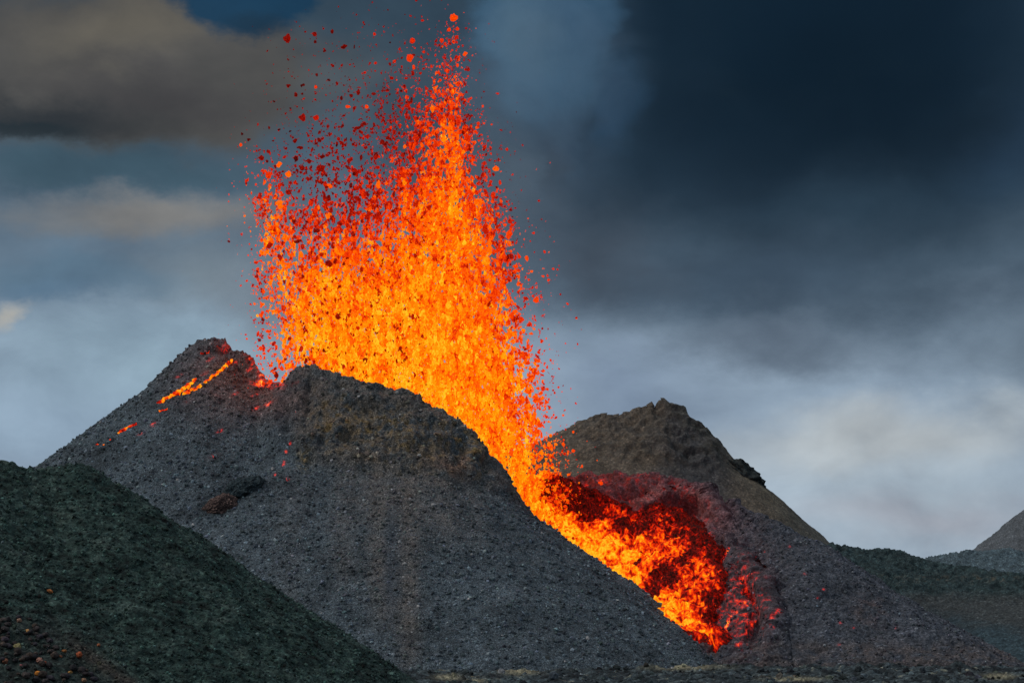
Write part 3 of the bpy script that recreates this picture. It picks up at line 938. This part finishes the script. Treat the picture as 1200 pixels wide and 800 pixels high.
trickle([(184, 472), (192, 468), (206, 460), (219, 453), (229, 444)], 3.0, .74, 'glowing orange trickle, shorter and thicker, left of its long twin', 1)
trickle([(214, 462), (220, 458), (233, 453), (243, 445), (256, 436), (263, 430), (273, 421)], 2.3, .72, 'glowing orange trickle reaching up to the red crater rim', 2)
trickle([(137, 508), (145, 503), (152, 499), (160, 495)], 1.8, .70, 'short orange trickle lower down the left slope', 3)
trickle([(236, 414), (240, 413), (245, 411)], 1.5, .66, 'short orange glowing patch just below the summit', 4)
trickle([(186, 481), (190, 480), (196, 478)], 1.3, .64, 'short orange dash below the thick trickle', 5)
trickle([(111, 521), (115, 520)], 1.2, .64, 'orange ember lowest down the left slope', 6, 'ember', 'glowing_ember')
trickle([(120, 520.5), (123, 519.5)], 1.1, .62, 'orange ember, middle one of the lowest three', 7, 'ember', 'glowing_ember')
trickle([(127, 515), (131, 513)], 1.0, .56, 'dim red ember, uppermost of the lowest three', 8, 'ember', 'glowing_ember')

# ------------------------------------------------------------------ near lava field
fld = Sheet(spaced(-78, 125, 0.25), spaced(372, 530, 0.24), lambda X, Y: 0 * X)
Pn = fld.P.copy()
wv = np.stack([Pn[..., 0] * .55, Pn[..., 1] * 1.0, 0 * Pn[..., 0]], -1)
hh = 0.9 * fbm(wv, 9, 3, 151) + 0.9 * np.abs(fbm(wv, 3.6, 2, 152)) * 2.2 - .9 + .5 * np.round(2.2 * fbm(wv, 3.0, 3, 157)) * .5 + .35 * fbm(wv, 1.2, 3, 153, ridged=True) + .14 * fbm(wv, .5, 2, 154)
fld.P[..., 2] = hh * 1.25 + .35 - 1.2 * sstep(-Pn[..., 1], -385, -372)
uf, vf = seen(fld.P)
n1 = fbm(wv, 5, 3, 155)
n2 = fbm(wv, 2.2, 3, 156)
c = (np.zeros(uf.shape + (3,)) + [0.050, 0.068, 0.074]) * (1 + .9 * n1 + 1.4 * n2 + .8 * fbm(wv, .9, 3, 158))[..., None]
c = paint(c, sstep(n2 + .5 * fbm(wv, 1.1, 2, 159), .34, .48) * .8, (0.24, 0.24, 0.18))
c = paint(c, (1 - sstep(n2 + .6 * fbm(wv, 1.3, 2, 160), -.25, .05)) * .85, (0.016, 0.022, 0.026))
for a, b, sx, sy in ((525, 793, 14, 3), (610, 786, 20, 3.5), (560, 797, 12, 2), (850, 762, 60, 6), (800, 781, 40, 3), (1170, 792, 18, 3), (930, 795, 30, 2)):
    c = paint(c, np.exp(-((uf - a) / sx) ** 2 - ((vf - b) / sy) ** 2) * .9, (0.34, 0.31, 0.20))
gravel('lava_rubble', fld, 3200, 0.12, 0.85, (380, 740, 1230, 815), np.clip(c * .8, .012, .3), 'broken crust blocks strewn over the near lava field', M_field, power=2.6, pale=.10)
tag(link('lava_field', fld.mesh('lava_field', {'col': np.clip(c, .012, .5)}), M_field), 'flat crusted lava field with tan plates along the bottom edge', 'lava field', None, 'structure')

# ------------------------------------------------------------------ lava fountain
XS = np.arange(260, 681, 30.0)
YS = np.arange(0, 681, 40.0)
DEN = np.array([
    [0, 0, 0, .1, .2, .2, .2, .1, .1, .2, 0, 0, 0, 0, 0],
    [0, 0, .2, .3, .7, .7, .6, .9, .7, 2, .2, 0, 0, 0, 0],
    [0, 0, .3, .6, .9, 1, 1.2, 2, 1.8, 4.8, .3, 0, 0, 0, 0],
    [.1, .1, .5, 1.1, 1.5, 1.6, 2, 3.2, 4, 6.5, .8, .1, 0, 0, 0],
    [.1, .5, .9, 2, 2.4, 2.6, 3, 4.6, 6, 7.5, 2.6, .3, .1, 0, 0],
    [.05, 1.4, 2.6, 2.4, 3.4, 3.6, 4, 5.6, 7, 8, 5, .5, .1, 0, 0],
    [.05, 1.0, 5, 3.6, 4.4, 5, 5.6, 6.8, 8, 8.4, 7, 1.8, .2, 0, 0],
    [.1, .5, 6, 5.4, 6.6, 7, 7.2, 7.8, 8.4, 8.5, 8, 4, .5, .05, 0],
    [.1, .4, 4.6, 7, 8, 8.4, 8.5, 8.6, 8.9, 8.9, 8.5, 6, 1.4, .2, 0],
    [.1, .4, 4.2, 8, 8.8, 9, 9, 9, 9, 9, 8.8, 7, 2.4, .25, .05],
    [.1, .5, 3.2, 8, 9, 9, 9, 9, 9, 9, 9, 8, 4, .5, .05],
    [0, .4, 2.4, 6, 9, 9, 9, 9, 9, 9, 9, 8.8, 5.5, .8, .05],
    [0, 0, 0, 2, 9, 9, 9, 9, 9, 9, 9, 9, 6.5, .9, .1],
    [0, 0, 0, 0, 5, 9, 9, 9, 9, 9, 9, 9, 8, 2, .2],
    [0, 0, 0, 0, 0, 4, 9, 9, 9, 9, 9, 9, 8.2, 2.6, .7],
    [0, 0, 0, 0, 0, 0, 3, 6, 8, 9, 9, 9, 8.2, 4.2, 1.6],
    [0, 0, 0, 0, 0, 0, 0, 3, 5, 8, 9, 9, 8.4, 5, 1.6],
    [0, 0, 0, 0, 0, 0, 0, 0, 0, 3, 5, 6, 6, 5, 2]], float)
TMP = np.array([
    [1.5, 1.5, 1.5, 1.5, 1.5, 1.5, 1.6, 2.4, 4, 5, 4.5, 4, 4, 4, 4],
    [1.5, 1.5, 1.5, 1.5, 1.6, 1.8, 2.2, 3.8, 4.5, 5.5, 5, 4, 4, 4, 4],
    [1.5, 2.0, 1.6, 1.6, 1.8, 2.2, 3, 4.4, 4.8, 5.8, 5, 4, 4, 4, 4],
    [3, 3, 2, 1.8, 2, 2.4, 3.2, 4.4, 5.2, 6, 5, 4.5, 4, 4, 4],
    [4.5, 4.8, 2.6, 2, 2.2, 2.6, 3.2, 4.5, 5.2, 6.2, 5, 4.2, 4, 4, 4],
    [5, 5.6, 5.6, 2.6, 3, 3.4, 4, 4.8, 5.6, 6.4, 5.4, 4.2, 4, 4, 4],
    [5.4, 5.6, 6.4, 4.2, 4.4, 4.2, 4.6, 5.4, 6, 6.4, 5.6, 4.8, 4.2, 4, 4],
    [5.4, 5.6, 6.5, 5.4, 5.6, 5.2, 5.4, 6, 6.4, 6.6, 6, 5.2, 5, 5, 5],
    [5, 5.6, 6.6, 6.4, 6.6, 6.4, 6.4, 6.6, 6.8, 6.6, 6.2, 5.6, 5.2, 5, 5],
    [5, 5.6, 6.8, 7.0, 7.2, 7.0, 7.0, 7.2, 7.2, 6.8, 6.4, 6.0, 5.4, 5, 5],
    [5, 5.8, 6.6, 7.2, 7.4, 7.4, 7.4, 7.4, 7.4, 7.0, 6.6, 6.2, 5.8, 5.4, 5],
    [5, 5.8, 6.2, 6.6, 7.2, 7.5, 7.6, 7.6, 7.6, 7.2, 6.8, 6.4, 6.0, 5.6, 5],
    [5, 5.8, 6.2, 6.6, 7.2, 7.5, 7.6, 7.6, 7.8, 7.6, 7.0, 6.8, 6.4, 5.8, 5],
    [5, 5.8, 6.2, 6.6, 7.2, 7.5, 7.6, 7.6, 7.8, 7.8, 7.4, 7.0, 6.6, 6.4, 6],
    [5, 5.8, 6.2, 6.6, 7.2, 7.5, 7.6, 7.6, 7.8, 7.8, 7.6, 7.4, 6.8, 6.6, 6],
    [5, 5.8, 6.2, 6.6, 7.2, 7.5, 7.6, 7.6, 7.8, 7.8, 7.6, 7.4, 7.0, 6.6, 6],
    [5, 5.8, 6.2, 6.6, 7.2, 7.5, 7.6, 7.6, 7.8, 7.8, 7.6, 7.4, 7.0, 6.6, 6],
    [5, 5.8, 6.2, 6.6, 7.2, 7.5, 7.6, 7.6, 7.8, 7.8, 7.6, 7.4, 7.0, 6.6, 6]], float)


def bil(T, x, y):
    fx = np.clip((x - XS[0]) / 30.0, 0, len(XS) - 1.001)
    fy = np.clip((y - YS[0]) / 40.0, 0, len(YS) - 1.001)
    i, j = fx.astype(int), fy.astype(int)
    a, b = fx - i, fy - j
    return (T[j, i] * (1 - a) + T[j, i + 1] * a) * (1 - b) + (T[j + 1, i] * (1 - a) + T[j + 1, i + 1] * a) * b


def vent_depth(x, y):
    """the fissure runs away from the breach: the jets stand a little nearer on the right, low down"""
    return 597 - 6 * sstep(np.asarray(y, float), 520, 620)


def sample_fountain(n_try, boost):
    x = rng.uniform(262, 680, n_try)
    y = rng.uniform(-4, 678, n_try)
    q = np.stack([x / 11.0, y / 44.0, 0 * x], -1)
    cl = perlin(q, 5) + .6 * perlin(q * 2.3 + 9, 6) + .4 * perlin(q * 5.1, 7)
    jx = x + 10 * perlin(np.stack([x / 40, y / 60, 0 * x + 3], -1), 9)
    dd = np.clip(bil(DEN, jx, y), 0, 9)
    cov = -np.log(1 - np.minimum(.988, dd / 9.1)) * np.clip(1 + 1.5 * cl * (1.15 - dd / 10), 0.05, 3.5)
    keep = rng.random(n_try) < cov / 5.0 * boost
    return x[keep], y[keep], dd[keep], cl[keep]


x, y, dd, cl = sample_fountain(190000, 1.0)
# every splash is a short torn string of lumps
reps = np.where(dd > 1.2, rng.integers(2, 5, len(x)), rng.integers(1, 3, len(x)))
par = np.repeat(np.arange(len(x)), reps)
ordn = np.arange(len(par)) - np.repeat(np.cumsum(reps) - reps, reps)
ang = np.repeat(rng.uniform(0, math.pi, len(x)) * .6 + .6, reps) + rng.normal(0, .5, len(par))
stepl = ordn * rng.uniform(.7, 1.5, len(par))
x = x[par] + np.cos(ang) * stepl
y = y[par] - np.sin(ang) * stepl
dd = dd[par]
jit_dep = (rng.normal(0, 5.0, len(reps)))[par]
jit_heat = (rng.normal(0, .075, len(reps)))[par]
dark_par = (rng.random(len(reps)) < .07)[par]
n = len(x)
tmp = bil(TMP, x, y) / 10
q = np.stack([x / 12.0, y / 38.0, 0 * x + 7], -1)
tn = perlin(q, 15) + .7 * perlin(q * 2.7, 16)
heat_p = tmp + .16 * tn + jit_heat + rng.normal(0, .05, n) + .045 * sstep(dd, 5, 9) - .06 * (1 - sstep(dd, 2, 7)) - .05 * (1 - sstep(y, 120, 300))
heat_p = np.clip(heat_p, .27 + .10 * rng.random(n), .98)
rad = np.clip(np.exp(rng.normal(math.log(.80), .48, n)), .30, 3.2)
rad *= np.where(dd < 2.0, .75, 1.0) * np.where((y < 200) & (dd < 5), .85, 1.0)
dep = vent_depth(x, y) + jit_dep + rng.normal(0, .3, n)
# dark crusted pieces fly apart from the hot ones
dark_fleck = dark_par & (dd > 3) & (x < 500)
heat_p = np.where(dark_fleck, rng.uniform(.30, .46, n), heat_p)
C = at(x, y, dep)
size = rad * dep / F
st_ = np.stack([np.ones(n), np.ones(n), 1 + .9 * rng.random(n) * sstep(dd, 2, 7)], -1)
V, Fc, k = scatter(C, size, .36, 0, st_)
me = raw_mesh('lava_fountain', V, Fc, True, {'glow': np.repeat(heat_p, k)})
tag(link('lava_fountain', me, M_clot), 'tall orange fountain of lava spray bursting from the crater', 'lava fountain', None, 'stuff')
print('fountain pieces', n)
# faint mist of sparks round the jets
x, y, dd, cl = sample_fountain(130000, .6)
x = x + rng.normal(0, 13, len(x))
y = y + rng.normal(0, 10, len(x))
k_ = (bil(DEN, x, y) < 5.5)
x, y = x[k_], y[k_]
n = len(x)
dep = vent_depth(x, y) + rng.normal(0, 8, n)
V, Fc, k = scatter(at(x, y, dep), rng.uniform(.28, .75, n) * dep / F, .2, 0)
ht = np.clip(bil(TMP, x, y) / 10 + rng.normal(-.04, .09, n), .27, .9)
me = raw_mesh('lava_sparks', V, Fc, True, {'glow': np.repeat(ht, k)})
tag(link('lava_sparks', me, M_clot), 'fine red and orange sparks drifting round the lava fountain', 'sparks', None, 'stuff')
print('sparks', n)

# single clots: shapes shared, glow set on the object
clot_me = []
for kx in range(14):
    bv, bf = ico(3)
    nl = [2, 3, 4, 3, 5, 4][kx % 6]
    Vs, Fs, off = [], [], 0
    pos = np.zeros(3)
    for li in range(nl):
        r = rng.uniform(.65, 1.0) * (1 if li == 0 else rng.uniform(.45, .85))
        nse = .60 * fbm(bv, .75, 3, 400 + kx * 9 + li) + .55 * fbm(bv, .40, 3, 440 + kx * 7 + li, ridged=True)
        Vv = bv * (r * np.clip(1 + 1.5 * nse, .25, None))[:, None] * (0.55 + .9 * rng.random(3)) + pos
        Vs.append(Vv)
        Fs.append(bf + off)
        off += len(bv)
        dv = rng.normal(size=3) * [1, .5, .9]
        pos = pos + dv / np.linalg.norm(dv) * r * 1.15
    Vv = np.concatenate(Vs)
    Vv -= (Vv.max(0) + Vv.min(0)) / 2
    ext = max(np.ptp(Vv[:, 0]), np.ptp(Vv[:, 2])) / 2
    me = raw_mesh('lava_clot', Vv / ext, np.concatenate(Fs), True)
    me.materials.append(M_clot)
    clot_me.append(me)


def clot(px, py, wpx, hpx, heat, label=None, group=None, D=None, shape=None):
    D = float(vent_depth(px, py) + rng.normal(-9, 3)) if D is None else D
    o = bpy.data.objects.new('lava_clot', clot_me[rng.integers(0, 14) if shape is None else shape])
    COL.objects.link(o)
    o.location = at(px, py, D)
    s = D / F / 2
    s *= .86
    o.scale = (wpx * s, .5 * (wpx + hpx) * s, hpx * s)
    o.rotation_euler = (0, 0, rng.uniform(0, 6.28)) if shape is None else (0, 0, 0)
    o['glow'] = float(heat - (.09 if heat < .43 else .02))
    if label is None:
        if heat < .43 and py < 235:
            label, group = 'dark red cooling lava clot flung above the left half of the fountain', 'dark red clots above the fountain'
        elif heat < .43:
            label, group = 'dark red lava clot standing out against the orange fountain body', 'dark red clots in the fountain body'
        elif px > 560:
            label, group = 'orange lava clot flying off the right edge of the fountain', 'orange clots along the right edge'
        elif px < 335:
            label, group = 'orange lava clot at the left edge of the fountain', 'orange clots along the left edge'
        elif heat < .60 and py < 270:
            label, group = 'red orange lava clot in the upper part of the fountain', 'red orange clots in the upper fountain'
        elif py < 270:
            label, group = 'bright yellow orange lava clot in the upper part of the fountain', 'bright clots in the upper fountain'
        else:
            label, group = 'glowing orange lava clot in the dense lower body of the fountain', 'glowing clots in the lower fountain'
    tag(o, label, 'lava clot', group)
    return o


UNIQ = [
    (335.8, 45, 12, 15, .40, 'largest dark red lava clot, alone against the blue cloud gap at upper left'),
    (532, 20.6, 12, 14, .60, 'topmost bright orange lava clot crowning the tallest jet'),
    (526, 35, 7, 7, .56, 'small orange tail slanting below the topmost clot, left one'),
    (536, 34, 4, 7, .54, 'small orange tail below the topmost clot, right one'),
    (495, 24, 5.5, 5, .45, 'lone small red clot high up, left of the topmost clot'),
    (545, 63.6, 6.5, 7, .62, 'round bright orange clot alone right of the tallest jet'),
    (517.6, 48, 6.5, 7.5, .52, 'red orange clot between the topmost clot and the jet tip'),
    (483.5, 48, 9, 9, .50, 'red clot above the elongated slanting one'),
    (480, 68, 9, 12, .55, 'elongated slanting orange clot left of the tallest jet'),
    (581, 197.5, 9, 11, .66, 'bright orange double clot alone in the dark smoke right of the fountain'),
    (282, 170, 6, 7, .60, 'lone orange clot farthest out on the left edge'),
    (321, 119, 4, 3, .28, 'small dark clot far left below the largest dark red one'),
    (338, 101, 6, 5.5, .36, 'rounded dark red clot directly below the largest one'),
    (403, 55, 10, 7, .36, 'wide dark red clot high above the fountain'),
    (583, 110, 5, 3.5, .47, 'lone red clot against grey smoke right of the tallest jet'),
    (665, 356, 4, 3.5, .52, 'orange clot farthest out to the right'),
    (268, 283, 5, 3.6, .38, 'lone dark red clot left of the fountain over grey cloud'),
    (313.5, 388, 9, 5.5, .60, 'elongated orange and red clot above the crater notch'),
]
for (a, b, ww, h_, ht, lab) in UNIQ:
    clot(a, b, ww, h_, ht, lab, None, 586)
SET = [(368, 40.5, 8, 7, .40), (369.6, 49, 5, 5, .34), (389, 37, 4, 8, .34), (380, 60, 8, 5, .36), (389.5, 77, 5.5, 5.5, .41), (371, 88, 5, 5, .33), (385, 94, 8, 3.5, .3), (355, 99.6, 6, 4, .32),
       (347, 111, 5, 10, .38), (354, 110, 4, 4, .32), (340, 127, 4, 3, .28), (370, 102, 4.5, 7, .54), (420, 109, 10, 7, .38), (438, 110, 8, 6, .40), (411, 112, 8, 7, .37), (400, 115, 5, 7, .35),
       (408, 125, 8, 4.5, .56), (430, 125, 6, 6, .58), (439, 40, 4.5, 5, .48), (415, 55, 3, 6, .3), (457, 50, 3, 3, .28), (454.5, 12, 2.5, 3, .36), (396.6, 8, 2.4, 3, .4), (410, 76, 3.4, 3, .42), (440, 74, 5, 5, .46),
       (538, 67, 5, 5, .52), (537.5, 55, 4, 4, .48), (496.5, 61, 4.4, 6, .46), (485, 79, 6, 8, .56), (578, 229, 7, 11, .50), (572, 165, 4, 3.6, .44), (586, 214, 6, 8, .5), (594, 175, 4, 7, .45), (575, 180, 3.6, 3, .5),
       (611, 223, 2.4, 3, .44), (306, 185, 9, 9, .40), (313, 189, 6, 5, .36), (291.5, 164, 5, 4.5, .34), (284, 157, 4, 4.5, .32), (354, 138, 11, 14, .42), (370, 138, 8, 9, .44), (345.5, 165, 10, 7, .38), (351.5, 173.5, 11, 7, .37),
       (374.6, 164, 14, 7, .38), (378, 184, 14, 6, .36), (375.5, 197.5, 14, 10, .42), (354, 197, 9, 8, .38), (362, 189, 8, 8, .38), (420, 150, 9, 5, .38), (400, 167, 8, 5, .42), (386.5, 218, 8, 7, .64), (327, 193, 8, 9, .68),
       (337.5, 204, 8, 11, .68), (328, 240, 10, 14, .78), (373, 243, 5, 10, .78), (385, 253, 13, 10, .80), (443, 216, 7, 13, .68), (439, 230, 7, 6, .66), (302, 391, 4, 5, .5), (289, 397, 4, 4, .58), (648, 315, 6, 4, .52),
       (643, 328, 5, 5, .54), (628, 351, 9, 10, .58), (617, 303, 5, 9, .62), (604, 312, 10, 6, .58), (597, 275, 9, 14, .58), (625, 273, 5, 4, .5), (396, 371, 9, 10, .42), (381, 410, 8, 9, .40), (385, 309, 16, 10, .42),
       (371, 270, 10, 10, .38), (349, 283, 11, 6, .38), (301, 318, 4, 4, .38), (405, 170, 6, 5, .4), (320, 165, 4, 3.5, .34), (327, 152, 5, 3, .3), (340, 154, 4, 3, .3), (610, 390, 5, 7, .56), (635, 400, 5, 5, .54), (641, 430, 4, 6, .54),
       (630, 455, 6, 6, .6), (640, 470, 5, 7, .58), (655, 432, 3, 3, .5), (650, 460, 4, 4, .5), (660, 520, 5, 6, .62), (672, 528, 5, 6, .6), (682, 546, 4, 5, .6), (704, 566, 7, 6, .58), (672, 506, 4, 4, .62)]
for (a, b, ww, h_, ht) in SET:
    clot(a, b, ww, h_, min(ht, .70), None, None, float(vent_depth(a, b) - 9 + rng.normal(0, 2)))
left = 296 - len(UNIQ) - len(SET)
x, y, dd, cl = sample_fountain(9000, 1.0)
ok = (y < 440) & (dd > .4) & (y > 60)
x, y, dd = x[ok], y[ok], dd[ok]
wt = np.where(dd < 6, 2.5, 1.0)
pk = rng.choice(len(x), left, replace=False, p=wt / wt.sum())
for i in pk:
    t_ = float(np.clip(bil(TMP, x[i:i + 1], y[i:i + 1])[0] / 10 + rng.normal(0, .08), .30, .85))
    s = rng.uniform(3.6, 7.0) * (1 if dd[i] > 2 else .75)
    a = rng.uniform(.75, 1.5)
    clot(float(x[i]), float(y[i]), s / a ** .5, s * a ** .5, t_)

# spatter leaping at the crater notch
for px, py, ww, hh_, ht, lab in ((331, 447, 6, 12, .72, 'small upright orange lava jet at the right end of the crater notch'), (317, 447, 6, 9, .56, 'small red orange lava jet in the middle of the crater notch'),
                                 (309, 449, 6, 6, .52, 'low red lava splash at the left end of the crater notch')):
    clot(px, py, ww, hh_, ht, lab, None, 590)

# ------------------------------------------------------------------ smoke drifting up behind the jets
def smoke_mat(name, colour, dens, scale, thr):
    m, t = new_mat(name)
    tc = t.n('ShaderNodeTexCoord').outputs['Object']
    pos = t.n('ShaderNodeNewGeometry').outputs['Position']
    r = t.vmath('LENGTH', tc, out=1)
    ns = t.noise(pos, scale, 5.0, .6, .8)
    fall = t.maprange(r, 1.0, .25, 0.0, 1.0)
    dn = t.math('MULTIPLY', fall, t.maprange(ns.outputs[0], thr, thr + .28, 0.0, 1.0))
    pv = t.n('ShaderNodeVolumePrincipled')
    t.put(pv.inputs['Color'], colour)
    t.put(pv.inputs['Density'], t.math('MULTIPLY', dn, dens))
    pv.inputs['Anisotropy'].default_value = .2
    t.put(t.n('ShaderNodeOutputMaterial').inputs[1], pv.outputs[0])
    return m


def smoke(name, px, py, D, rpx, rpy, rd, lean, mat, label):
    bv, bf = ico(4)
    V = bv * (1 + .10 * fbm(bv, .6, 3, 601))[:, None]
    o = link(name, raw_mesh(name, V, bf, True), mat)
    o.location = at(px, py, D)
    o.scale = (rpx * D / F, rd, rpy * D / F)
    o.rotation_euler = (0, lean, 0)
    return tag(o, label, 'smoke', None, 'stuff')


smoke('smoke', 640, 90, 700, 150, 210, 30, .22, smoke_mat('pale_smoke', (.42, .68, .95), .022, .035, .34), 'pale grey blue smoke column rising right of the tallest jet')
smoke('ash_cloud', 985, 60, 1100, 430, 300, 110, -.10, smoke_mat('dark_ash', (.025, .085, .16), .011, .012, .30), 'dark blue grey ash cloud filling the upper right of the sky')
smoke('smoke', 600, 300, 690, 95, 210, 24, .10, smoke_mat('thin_smoke', (.42, .55, .70), .016, .04, .34), 'thin grey smoke between the crater and the pale smoke column')
smoke('smoke', 300, 330, 690, 70, 150, 22, -.15, smoke_mat('grey_smoke', (.40, .44, .50), .014, .04, .34), 'thin grey smoke along the left side of the fountain')
